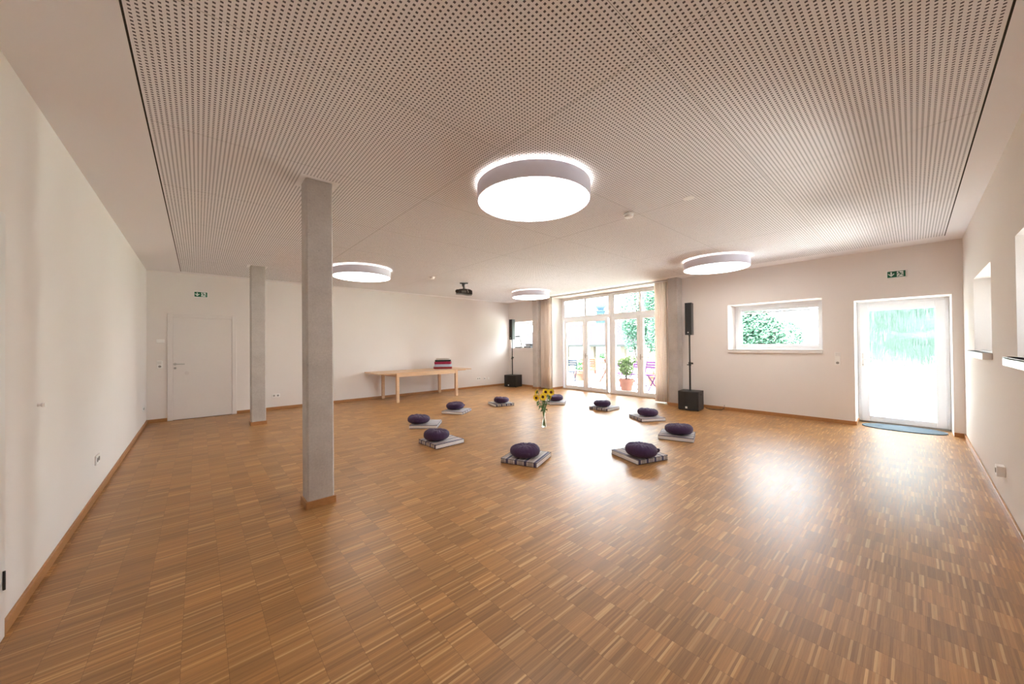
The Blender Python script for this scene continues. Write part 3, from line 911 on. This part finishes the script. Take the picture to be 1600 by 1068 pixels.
def zafu(x, y, rz, label, seed, R=.182, h=.138, tilt=(0, 0)):
    rnd = random.Random(seed); ph = [rnd.random() * 6.28 for _ in range(10)]
    t_ = thing('meditation_cushion', (x, y, .0645), rz, label, 'cushion', 'purple round cushions on the mats')
    prof = []; n = 34
    for k in range(n + 1):
        a = -PI / 2 + PI * k / n
        r_ = R * max(math.cos(a), 0) ** .50; z_ = h / 2 + h / 2 * math.copysign(abs(math.sin(a)) ** .85, math.sin(a))
        prof.append((r_ if 0 < k < n else 0, z_))

    def fn(p, a, u):
        r_ = math.hypot(p.x, p.y); q = r_ / R; up = max(0, (p.z / h - .45) / .55)
        pl = math.sin(22 * a + 1.5 * math.sin(3 * a + ph[0]))
        fold = math.sin(5 * a + ph[1] + 6 * q) + .6 * math.sin(9 * a + ph[2] - 4 * q)
        dz = up * (.0035 * pl * math.exp(-((q - .72) / .22) ** 2) + .0045 * fold * math.exp(-((q - .5) / .35) ** 2))
        dz -= up * .026 * math.exp(-(q / .28) ** 2) * (.8 + .2 * math.sin(a + ph[3]))
        dr = 1 + .018 * math.sin(2 * a + ph[4]) + .012 * math.sin(3 * a + ph[5]) + .004 * pl * (1 - abs(2 * p.z / h - 1))
        z2 = p.z + dz + .010 * up * math.sin(a + ph[6])
        return Vector((p.x * dr, p.y * dr, max(z2, 0)))
    b = MB().lathe(prof, 110, fn=fn).build('cover', 'zafu', t_, smooth=True)
    # centre dip of the top follows the ring beside it
    me = b.data; top = max(range(len(me.vertices)), key=lambda i_: (abs(me.vertices[i_].co.x) + abs(me.vertices[i_].co.y) < 1e-6, me.vertices[i_].co.z))
    me.vertices[top].co.z = h - .025
    # seam bands
    mb = MB()
    pts = [(R * .93 * math.cos(k * PI / 24), R * .93 * math.sin(k * PI / 24), 0) for k in range(49)]
    hb = MB(); a0 = ph[7]
    P_ = []
    for k in range(9):
        f_ = k / 8; aa = (f_ - .5) * .55; bul = .020 * math.sin(PI * f_)
        P_.append(((R * 1.0 + bul) * math.cos(aa), (R * 1.0 + bul) * math.sin(aa), h * .5 + .01 * math.sin(PI * f_)))
    for p, q in zip(P_, P_[1:]): hb.bar(p, q, .004, .022)
    hb.build('carry_strap', 'zafu', t_)
    t_.rotation_euler = (tilt[0], tilt[1], rz)
    return t_


ZL = ['on the mat nearest the camera', 'on the front right mat beside the floor glare', 'on the mat second nearest the big column', 'leftmost of all, on the mat behind', 'on the mat in front of the wooden table',
      'on the mat before the far corner speaker', 'behind the sunflowers', 'on the mat before the middle of the terrace doors', 'on the mat in front of the nearer speaker', 'on the rightmost mat']
STRAP = [230, 300, 60, 225, 330, 200, 100, 170, 355, 165]
RH = [(.178, .138), (.185, .142), (.178, .142), (.186, .13), (.183, .135), (.178, .128), (.18, .13), (.178, .125), (.185, .128), (.19, .138)]
for i, (x, y, ang, mode, zx, zy, tail) in enumerate(MATS):
    zafu(zx, zy, math.radians(STRAP[i]), 'dark purple round meditation cushion ' + ZL[i], 40 + i, *RH[i])

# ------------------------------------------------------------------ vase with sunflowers
VX, VY = 4.405, 4.180
vs = thing('glass_vase', (VX, VY, 0), 0, 'slim clear glass vase on the floor in the middle of the circle', 'vase')
po = [(0, .0006), (.036, .0006), (.040, .01), (.040, .06), (.034, .10), (.022, .16), (.019, .20), (.021, .235), (.027, .25)]
pi_ = [(.0255, .25), (.0185, .235), (.0165, .20), (.0195, .16), (.031, .10), (.037, .06), (.037, .012), (0, .010)]
MB().lathe(po + pi_, 32).build('vessel', 'glass', vs, smooth='auto')
MB().lathe([(0, .0125), (.0355, .0135), (.0355, .06), (.0295, .10), (.0185, .155), (0, .155)], 32).build('water', 'water', vs, smooth='auto')
RV, FV = Vector((.749, -.6625, 0)), Vector((.6626, .749, 0))


def leaf(mb, base, d, L, w, droop=.3):
    d = Vector(d).normalized(); sd = d.cross(Vector((0, 0, 1))); sd = sd.normalized() if sd.length > .01 else Vector((1, 0, 0))
    rows = []
    for k in range(6):
        f_ = k / 5; c_ = Vector(base) + d * L * f_ + Vector((0, 0, -droop * L * f_ * f_)); ww = w * math.sin(PI * min(1, .12 + f_ * .9)) * (1 - f_ * .2)
        rows.append([mb.b.verts.new(c_ - sd * ww / 2 + Vector((0, 0, .12 * ww))), mb.b.verts.new(c_), mb.b.verts.new(c_ + sd * ww / 2 + Vector((0, 0, .12 * ww)))])
    for a, b in zip(rows, rows[1:]):
        mb.b.faces.new((a[0], a[1], b[1], b[0])); mb.b.faces.new((a[1], a[2], b[2], b[1]))


def sunflower(dx, z, face, label, seed, R=.062, depth=0, nleaf=6):
    rnd = random.Random(seed)
    head = RV * dx + FV * depth + Vector((0, 0, z))
    t_ = thing('sunflower', (VX, VY, 0), 0, label, 'sunflower', 'sunflowers in the vase')
    neck = Vector((dx * .10 * .75, -dx * .06, .235)); foot = Vector((-neck.x * 1.4, -neck.y * 1.4, .022))
    n_ = Vector(face).normalized(); hb = head - n_ * .03
    mid = neck.lerp(hb, .5) + Vector((0, 0, .03))
    MB().tube([foot, neck, neck.lerp(mid, .5) + Vector((0, 0, .01)), mid, hb + Vector((0, 0, -.004)), head - n_ * .012], [.0038, .0042, .0042, .004, .004, .006], 8).build('stem', 'stem', t_, smooth=True)
    q = n_.to_track_quat('Z', 'Y').to_matrix().to_4x4(); q.translation = head
    mb = MB().lathe([(0, -.008), (R * .42, -.006), (R * .46, .002), (R * .36, .010), (R * .18, .012), (0, .009)], 24); o = mb.build('flower_disc', 'disc', t_, smooth=True); o.data.transform(q)
    mb = MB()
    for ringk, (n, r0, lift) in enumerate(((17, R, .002), (15, R * .9, .007))):
        for k in range(n):
            a = 2 * PI * (k + .5 * ringk) / n + rnd.uniform(-.08, .08); L_ = r0 * rnd.uniform(.92, 1.1); w_ = R * .30
            u_ = Vector((math.cos(a), math.sin(a), 0)); s_ = Vector((-u_.y, u_.x, 0)); bend = rnd.uniform(-.004, .014)
            rows = []
            for f_, wf in ((.34, .5), (.6, 1), (.82, .75), (1, .05)):
                c_ = u_ * L_ * f_ + Vector((0, 0, lift + bend * f_ * f_))
                rows.append([mb.b.verts.new(c_ - s_ * w_ / 2 * wf), mb.b.verts.new(c_ + s_ * w_ / 2 * wf + Vector((0, 0, .002)))])
            for p, r_ in zip(rows, rows[1:]): mb.b.faces.new((p[0], p[1], r_[1], r_[0]))
    o = mb.build('petals', 'petal', t_, smooth=True, fix=False); o.data.transform(q)
    mb = MB()
    for k in range(10):
        a = 2 * PI * k / 10; u_ = Vector((math.cos(a), math.sin(a), 0)); s_ = Vector((-u_.y, u_.x, 0))
        mb.quad(u_ * R * .1 - s_ * .006 + Vector((0, 0, -.012)), u_ * R * .1 + s_ * .006 + Vector((0, 0, -.012)), u_ * R * .62 + s_ * .004 + Vector((0, 0, -.006)), u_ * R * .62 - s_ * .004 + Vector((0, 0, -.006)))
    o = mb.build('sepals', 'leaf_in', t_, fix=False); o.data.transform(q)
    mb = MB()
    for k in range(nleaf):
        f_ = (k + .4) / nleaf; p = neck.lerp(hb, .08 + .8 * f_) + Vector((0, 0, .02)); a = rnd.uniform(0, 2 * PI)
        leaf(mb, p, (math.cos(a), math.sin(a), .15), rnd.uniform(.06, .09), rnd.uniform(.04, .06), .8)
    mb.build('leaves', 'leaf_in', t_, smooth=True, fix=False)


cf = (-.66, -.75, .1)


def fc(dx, up, toward=1): v_ = RV * dx - FV * toward; return (v_.x, v_.y, up)


sunflower(-.125, .500, fc(-.5, -.15), 'lowest sunflower at the left of the bunch', 1, .060, -.02)
sunflower(-.020, .520, fc(.1, .15), 'sunflower in the front middle of the bunch', 2, .064, -.06)
sunflower(.035, .595, fc(.0, .1), 'tall sunflower in the top middle of the bunch', 3, .062, .0)
sunflower(.125, .590, fc(.25, .1), 'sunflower at the top right of the bunch', 4, .066, .0)
sunflower(-.110, .590, fc(-.8, .3, -.5), 'sunflower turned away at the top left of the bunch', 5, .058, .03)
sunflower(.105, .495, fc(.9, -.2, -.2), 'half hidden sunflower behind the right of the bunch', 6, .056, .05)

# ------------------------------------------------------------------ doormat
mb = MB()
pts = []
mb.poly([(.26 * math.copysign(abs(math.cos(a)) ** .9, math.cos(a)), .46 * math.copysign(abs(math.sin(a)) ** .8, math.sin(a)), .0006) for a in [k * 2 * PI / 48 for k in range(48)]], (0, 0, .012))
o = mb.build('doormat', 'mat_blue'); o.location = (8.40, .13, 0)
tag(o, 'blue grey oval doormat on the parquet in front of the glazed door', 'doormat')

# ------------------------------------------------------------------ things on the far window sill
SZ = WFAR[2] + .0125
lampd = thing('desk_lamp', (8.47, 9.07, SZ), 0, 'small black desk lamp with thin bent arm on the far corner window sill', 'desk lamp')
MB().lathe([(0, .0006), (.06, .0006), (.058, .015), (0, .018)], 24).build('base', 'blackmetal', lampd, smooth='auto')
MB().tube([(0, 0, .018), (0, .0, .12), (0, .05, .25), (0, .15, .40)], .011, 8).build('arm', 'blackmetal', lampd, smooth=True)
MB().tube([(0, .0, .11), (0, 0, .15)], .018, 8).build('joint', 'blackmetal', lampd)
MB().box(-.04, .04, .10, .28, .38, .43, .012).build('lamp_head', 'blackmetal', lampd)
am = thing('amplifier', (8.50, 8.66, SZ), 0, 'black hi-fi box resting on a flat player by the far corner window', 'amplifier')
o = MB().box(-.13, .13, -.13, .10, .062, .135, .004).build('case', 'black', am)
MB().box(-.1325, -.1305, -.11, .07, .075, .12).build('front_panel', 'grey_slot', am)
MB().tube([(-.1328, .08, .1), (-.145, .08, .1)], .012, 12).build('volume_knob', 'steel', am)
pl_ = thing('disc_player', (8.50, 8.67, SZ), 0, 'flat dark disc player under the black hi-fi box by the far window', 'disc player')
MB().box(-.15, .15, -.16, .16, .0006, .055, .004).build('case', mat('dark_grey_case', (.07, .07, .075), .4), pl_)
MB().box(-.1525, -.1505, -.10, .10, .02, .035).build('disc_tray', 'grey_slot', pl_)
mx_ = thing('mixing_desk', (8.42, 9.10, SZ), 0, 'small dark mixing desk lying in front of the desk lamp', 'mixing desk')
MB().box(-.13, -.065, -.20, .13, .0006, .035, .004).build('case', mat('dark_mixer', (.06, .065, .07), .5), mx_)
mb = MB()
for k in range(9): mb.tube([(-.10, -.17 + k * .033, .0355), (-.10, -.17 + k * .033, .045)], .006, 8)
mb.build('knobs', 'plastic', mx_)

# ------------------------------------------------------------------ outside: terrace
GZ = -.03
tag(MB().box(XW + T + .001, 14.5, -9, 22, -.25, GZ).build('terrace_ground', 'stone'), kind='structure')
tag(MB().box(14.5, 140, -90, 130, -3.2, -3.0).build('far_ground', 'lawn'), kind='structure')
tag(MB().box(-20, XW + T, -30, YR - T - .001, -.4, -.3).build('side_ground', 'stone'), kind='structure')


def leaves_mesh(name, m, parent, blobs, n, size, seed, flat=.5):
    rnd = random.Random(seed); vs_, fs_ = [], []
    tot = sum(b[3] * b[4] * b[5] for b in blobs)
    for (cx, cy, cz, rx, ry, rz_) in blobs:
        for _ in range(int(n * rx * ry * rz_ / tot)):
            while True:
                p = Vector((rnd.uniform(-1, 1), rnd.uniform(-1, 1), rnd.uniform(-1, 1)))
                if p.length < 1: break
            if p.length > 0: p = p.normalized() * p.length ** .55
            c_ = Vector((cx + p.x * rx, cy + p.y * ry, cz + p.z * rz_))
            d = Vector((rnd.gauss(0, 1), rnd.gauss(0, 1), rnd.gauss(0, .6))).normalized(); u_ = d.orthogonal().normalized(); s_ = size * rnd.uniform(.6, 1.3)
            k = len(vs_); w_ = d.cross(u_)
            vs_ += [c_ - d * s_, c_ + u_ * s_ * flat + w_ * s_ * .12, c_ + d * s_, c_ - u_ * s_ * flat + w_ * s_ * .12]
            fs_.append((k, k + 1, k + 2, k + 3))
    me = bpy.data.meshes.new(name); me.from_pydata(vs_, [], fs_); me.materials.append(M[m] if isinstance(m, str) else m)
    o = bpy.data.objects.new(name, me); COL.objects.link(o); o.parent = parent; return o


def tree(x, y, z0, blobs, label, n, size, seed, m='leaf_a', name='leafy_tree', trunk=.16, group=None):
    t_ = thing(name, (x, y, z0), 0, label, 'tree', group)
    rnd = random.Random(seed); mb = MB()
    top = max(b[2] for b in blobs)
    mb.tube([(0, 0, 0), (.05, .03, top * .3), (-.04, .05, top * .65), (0, 0, top)], [trunk, trunk * .8, trunk * .5, trunk * .15], 10)
    for b in blobs: mb.tube([(0, 0, max(.3, b[2] * .45)), (b[0] * .5, b[1] * .5, b[2] * .75), (b[0], b[1], b[2])], [trunk * .45, trunk * .3, trunk * .1], 6)
    mb.build('trunk', 'bark', t_, smooth=True)
    leaves_mesh('foliage', m, t_, blobs, n, size, seed)
    return t_


tree(18.5, 10.1, -3, [(0, 0, 6.2, 1.25, 1.15, 1.6), (.4, -.9, 5.2, 1.1, .9, 1.4), (0, .5, 4.9, .7, .55, 1.0), (.3, -.8, 7.6, 1.2, 1.0, 1.1), (0, .4, 8.0, .8, .6, .8)], 'tall green tree beyond the terrace behind the right pane of the terrace doors', 10000, .085, 5)
tree(15.6, 7.1, -3, [(0, 0, 5.0, .8, .95, 1.2), (0, .2, 6.4, .85, .95, 1.1), (.1, -.3, 4.1, .7, .8, .7)], 'tree beside the tall one, at the right edge of the terrace doors', 7000, .085, 8)
tree(15.5, 4.3, -3, [(0, .1, 4.9, 1.1, 1.0, 1.1), (.2, -.6, 4.6, .8, .65, .9), (.1, .2, 6.0, 1.0, .9, .9), (0, -.5, 3.7, .8, .8, .6), (.1, -1.25, 4.6, .5, .55, .6), (0, -1.0, 4.0, .5, .6, .4)], 'green tree seen through the wide window between speaker and glazed door', 15000, .075, 12)
hg = thing('tall_hedge', (17.6, 0, -3), 0, 'tall green hedge blurred behind the rippled glass of the outside door', 'hedge')
mb = MB()
for y in (-1.3, -.2, .9): mb.tube([(0, y, 0), (.05, y + .05, 3), (0, y, 6)], [.12, .09, .03], 8)
mb.build('stems', 'bark', hg)
rnd_ = random.Random(3); bl_ = [(0, -.2, 7.3, .6, 1.9, 1.0)]
for k in range(9):
    bl_.append((.15 * (k % 2), -1.65 + k * .42, 5.35, .5, .30, (2.2, 1.9, 2.3, 2.0)[k % 4]))
leaves_mesh('foliage', mat('dark_hedge_leaves', (.052, .085, .070), .6, var=.6, nscale=2, **OUT), hg, bl_, 28000, .10, 20)


def potted(x, y, r, h, label, blobs, n, size, seed, m='leaf_b', cat='potted plant', name='potted_plant', z0=GZ):
    t_ = thing(name, (x, y, z0), 0, label, cat)
    MB().lathe([(0, .0006), (r * .64, .0006), (r * .88, h * .78), (r, h * .78), (r * 1.02, h), (r * .9, h), (r * .84, h * .86), (0, h * .86)], 36).build('pot', 'terracotta', t_, smooth='auto')
    MB().lathe([(0, h * .862), (r * .83, h * .862), (r * .83, h * .872), (0, h * .90)], 24).build('soil', 'soil', t_)
    mb = MB()
    for b in blobs: mb.tube([(0, 0, h * .88), (b[0] * .4, b[1] * .4, h + (b[2] - h) * .5), (b[0], b[1], b[2])], [.012, .009, .004], 6)
    mb.build('stems', 'bark', t_, smooth=True)
    leaves_mesh('foliage', m, t_, blobs, n, size, seed)
    return t_


potted(9.67, 5.74, .225, .37, 'big terracotta pot with pale green leafy shrub just outside the terrace doors', [(0, 0, .70, .20, .22, .22), (.05, -.12, .95, .18, .16, .14), (0, .14, .86, .15, .14, .14)], 1500, .030, 31)
potted(11.6, 5.85, .23, .40, 'terracotta pot standing behind the right purple chair', [(0, 0, .8, .25, .25, .28)], 300, .03, 32, 'leaf_b')
potted(11.3, 8.75, .26, .36, 'terracotta pot with green shrub behind the blue grey chair', [(0, 0, .55, .2, .24, .16), (-.05, -.1, .75, .12, .12, .14)], 450, .035, 33, 'leaf_c')


def fold_chair(x, y, rz, m, label, group='folding chairs on the terrace', sw=.40):
    """seat front is local +x"""
    t_ = thing('folding_chair', (x, y, GZ), rz, label, 'chair', group)
    for s_ in (-1, 1):
        yy = s_ * sw / 2
        MB().bar((.24, yy, .0006), (-.14, yy, .47), .030, .020).bar((-.14, yy, .47), (-.25, yy, .86), .030, .020).build('leg', m, t_)
        yy = s_ * (sw / 2 - .026)
        MB().bar((-.24, yy, .0006), (.19, yy, .45), .030, .020).build('leg', m, t_)
    mb = MB()
    for k in range(6): mb.box(-.17 + k * .063, -.17 + k * .063 + .048, -sw / 2 + .012, sw / 2 - .012, .452, .466)
    mb.build('seat', m, t_)
    mb = MB()
    for z_ in ((.56, .64, .72, .80) if sw > .45 else (.66, .735, .81)):
        xx = -.14 - (z_ - .47) * .282; mb.box(xx + .008, xx + .020, -sw / 2 + .001, sw / 2 - .001, z_, z_ + .062)
    mb.build('backrest', m, t_)
    mb = MB().bar((.15, -sw / 2, .115), (.15, sw / 2, .115), .014).bar((-.14, -sw / 2 + .03, .115), (-.14, sw / 2 - .03, .115), .014); mb.build('stretcher', m, t_)
    return t_


fold_chair(10.36, 5.43, math.radians(170), 'purple_paint', 'purple slatted folding chair seen through the right hand terrace door pane')
fold_chair(10.30, 5.93, math.radians(150), 'purple_paint', 'purple folding chair behind the big terracotta pot, nearer its right side')
fold_chair(10.45, 6.62, math.radians(200), 'purple_paint', 'purple folding chair left of the big terracotta pot')
fold_chair(10.85, 7.20, math.radians(75), 'orange_wood', 'reddish folding chair right of the small bistro table')
fold_chair(11.12, 8.16, math.radians(222), 'orange_wood', 'reddish brown wooden folding chair left of the small bistro table', sw=.46)
fold_chair(9.90, 8.10, math.radians(205), 'blue_paint', 'blue grey folding chair at the left edge of the terrace doors')
bt = thing('bistro_table', (11.62, 7.78, GZ), .4, 'small round bistro table with crossed legs between the reddish chairs', 'table')
MB().lathe([(0, .70), (.26, .70), (.265, .712), (.26, .722), (0, .722)], 36).build('tabletop', 'orange_wood', bt, smooth='auto')
for a, b in (((-.2, -.15, 0.0006), (.18, .15, .70)), ((.2, -.15, .0006), (-.18, .15, .70)), ((-.2, .15, .0006), (.18, -.15, .70))): MB().bar(a, b, .02, .02).build('leg', 'orange_wood', bt)
potted(11.62, 7.75, .09, .13, 'bushy green plant in a small pot on the bistro table', [(0, 0, .26, .24, .26, .13), (.1, -.2, .24, .15, .17, .10), (-.1, .2, .27, .14, .16, .10)], 900, .030, 34, 'leaf_c', z0=GZ + .7225)
bt2 = thing('bistro_table', (11.15, 6.35, GZ), .2, 'low dark slatted table behind the big terracotta pot', 'table')
MB().box(-.3, .3, -.3, .3, .70, .718).build('tabletop', 'purple_paint', bt2)
for a, b in (((-.25, -.25, 0.0006), (.25, -.25, .70)), ((.25, -.25, .0006), (-.25, -.25, .70)), ((-.25, .25, .0006), (.25, .25, .70)), ((.25, .25, .0006), (-.25, .25, .70))): MB().bar(a, b, .02, .02).build('leg', 'purple_paint', bt2)

# pale shrubs along the terrace edge
for k, (x, y, r) in enumerate(((13.6, 6.9, .55), (13.8, 8.6, .5), (13.7, 10.3, .5), (13.9, 12.0, .5))):
    s_ = thing('terrace_shrub', (x, y, GZ), 0, ['pale shrub at the terrace edge behind the right purple chair', 'pale shrub at the terrace edge behind the big pot', 'pale shrub at the terrace edge behind the reddish chair', 'pale shrub at the terrace edge behind the blue grey chair'][k], 'shrub', 'shrubs on the terrace edge')
    MB().tube([(0, 0, .0006), (.02, 0, .4)], [.03, .015], 8).build('stem', 'bark', s_)
    leaves_mesh('foliage', 'leaf_b', s_, [(0, 0, .55, r, r * 1.1, .42), (.05, .2, .85, r * .6, r * .6, .25)], 700, .045, 60 + k)

# pavilion with hip roof
pv = thing('pavilion', (24, 17.3, -3), 0, 'pale pavilion with a hipped slate roof beyond the terrace', 'building')
MB().box(.35, 8, -3.2, 10.5, 0, 4.29).build('wall', 'render_ext', pv)
mb = MB(); b_ = mb.b
A, B, C_, D = [b_.verts.new(p) for p in ((-.2, -3.85, 4.30), (-.2, 11.2, 4.30), (8.6, 11.2, 4.30), (8.6, -3.85, 4.30))]
E_, F_ = b_.verts.new((4.2, -.4, 6.35)), b_.verts.new((4.2, 9.2, 6.35))
for f_ in ((A, B, F_, E_), (B, C_, F_), (C_, D, E_, F_), (D, A, E_), (D, C_, B, A)): b_.faces.new(f_)
mb.build('roof', 'roof', pv)
MB().box(-.30, -.19, -3.9, 11.25, 4.19, 4.34).build('gutter', 'gutter', pv)
mb = MB().tube([(-.2, -3.85, 4.34), (4.2, -.4, 6.39)], .05, 6); mb.build('roof_ridge', 'gutter', pv)
for y in (-2.75, .02, 2.8, 5.5, 8.3): MB().box(0, .3, y - .16, y + .16, 0, 4.25).build('pillar', 'pillar_ext', pv)

# onion domed tower
tw = thing('onion_tower', (60, 41.1, -3), 0, 'blue slate onion dome tower far behind the pavilion roof', 'tower')
MB().lathe([(0, 0), (1.1, 0), (1.1, 7.0), (.0, 7.0)], 8).build('shaft', 'render_ext', tw)
MB().lathe([(0, 7.01), (.55, 7.01), (1.0, 8.0), (1.05, 8.9), (1.35, 9.1), (1.35, 9.3), (0, 9.5)], 16).build('lower_dome', 'slate_blue', tw, smooth='auto')
MB().lathe([(0, 9.4), (.85, 9.4), (.85, 10.75), (1.2, 10.85), (1.2, 11.0), (0, 11.1)], 8).build('lantern', 'slate_blue', tw)
MB().lathe([(0, 11.0), (.6, 11.0), (.65, 11.35), (1.15, 11.9), (1.1, 12.3), (.6, 12.7), (.15, 13.0), (.06, 13.3), (.04, 14.6), (0, 14.7)], 20).build('onion_dome', 'slate_blue', tw, smooth='auto')

# plain unseen wall added outside: keeps the sky out of the two side windows
tag(MB().box(-6, 10.5, -5.2, -4.9, -.3, 5.5).build('wall_sky_block', mat('grey_render', (.42, .43, .45), .9)), kind='structure')
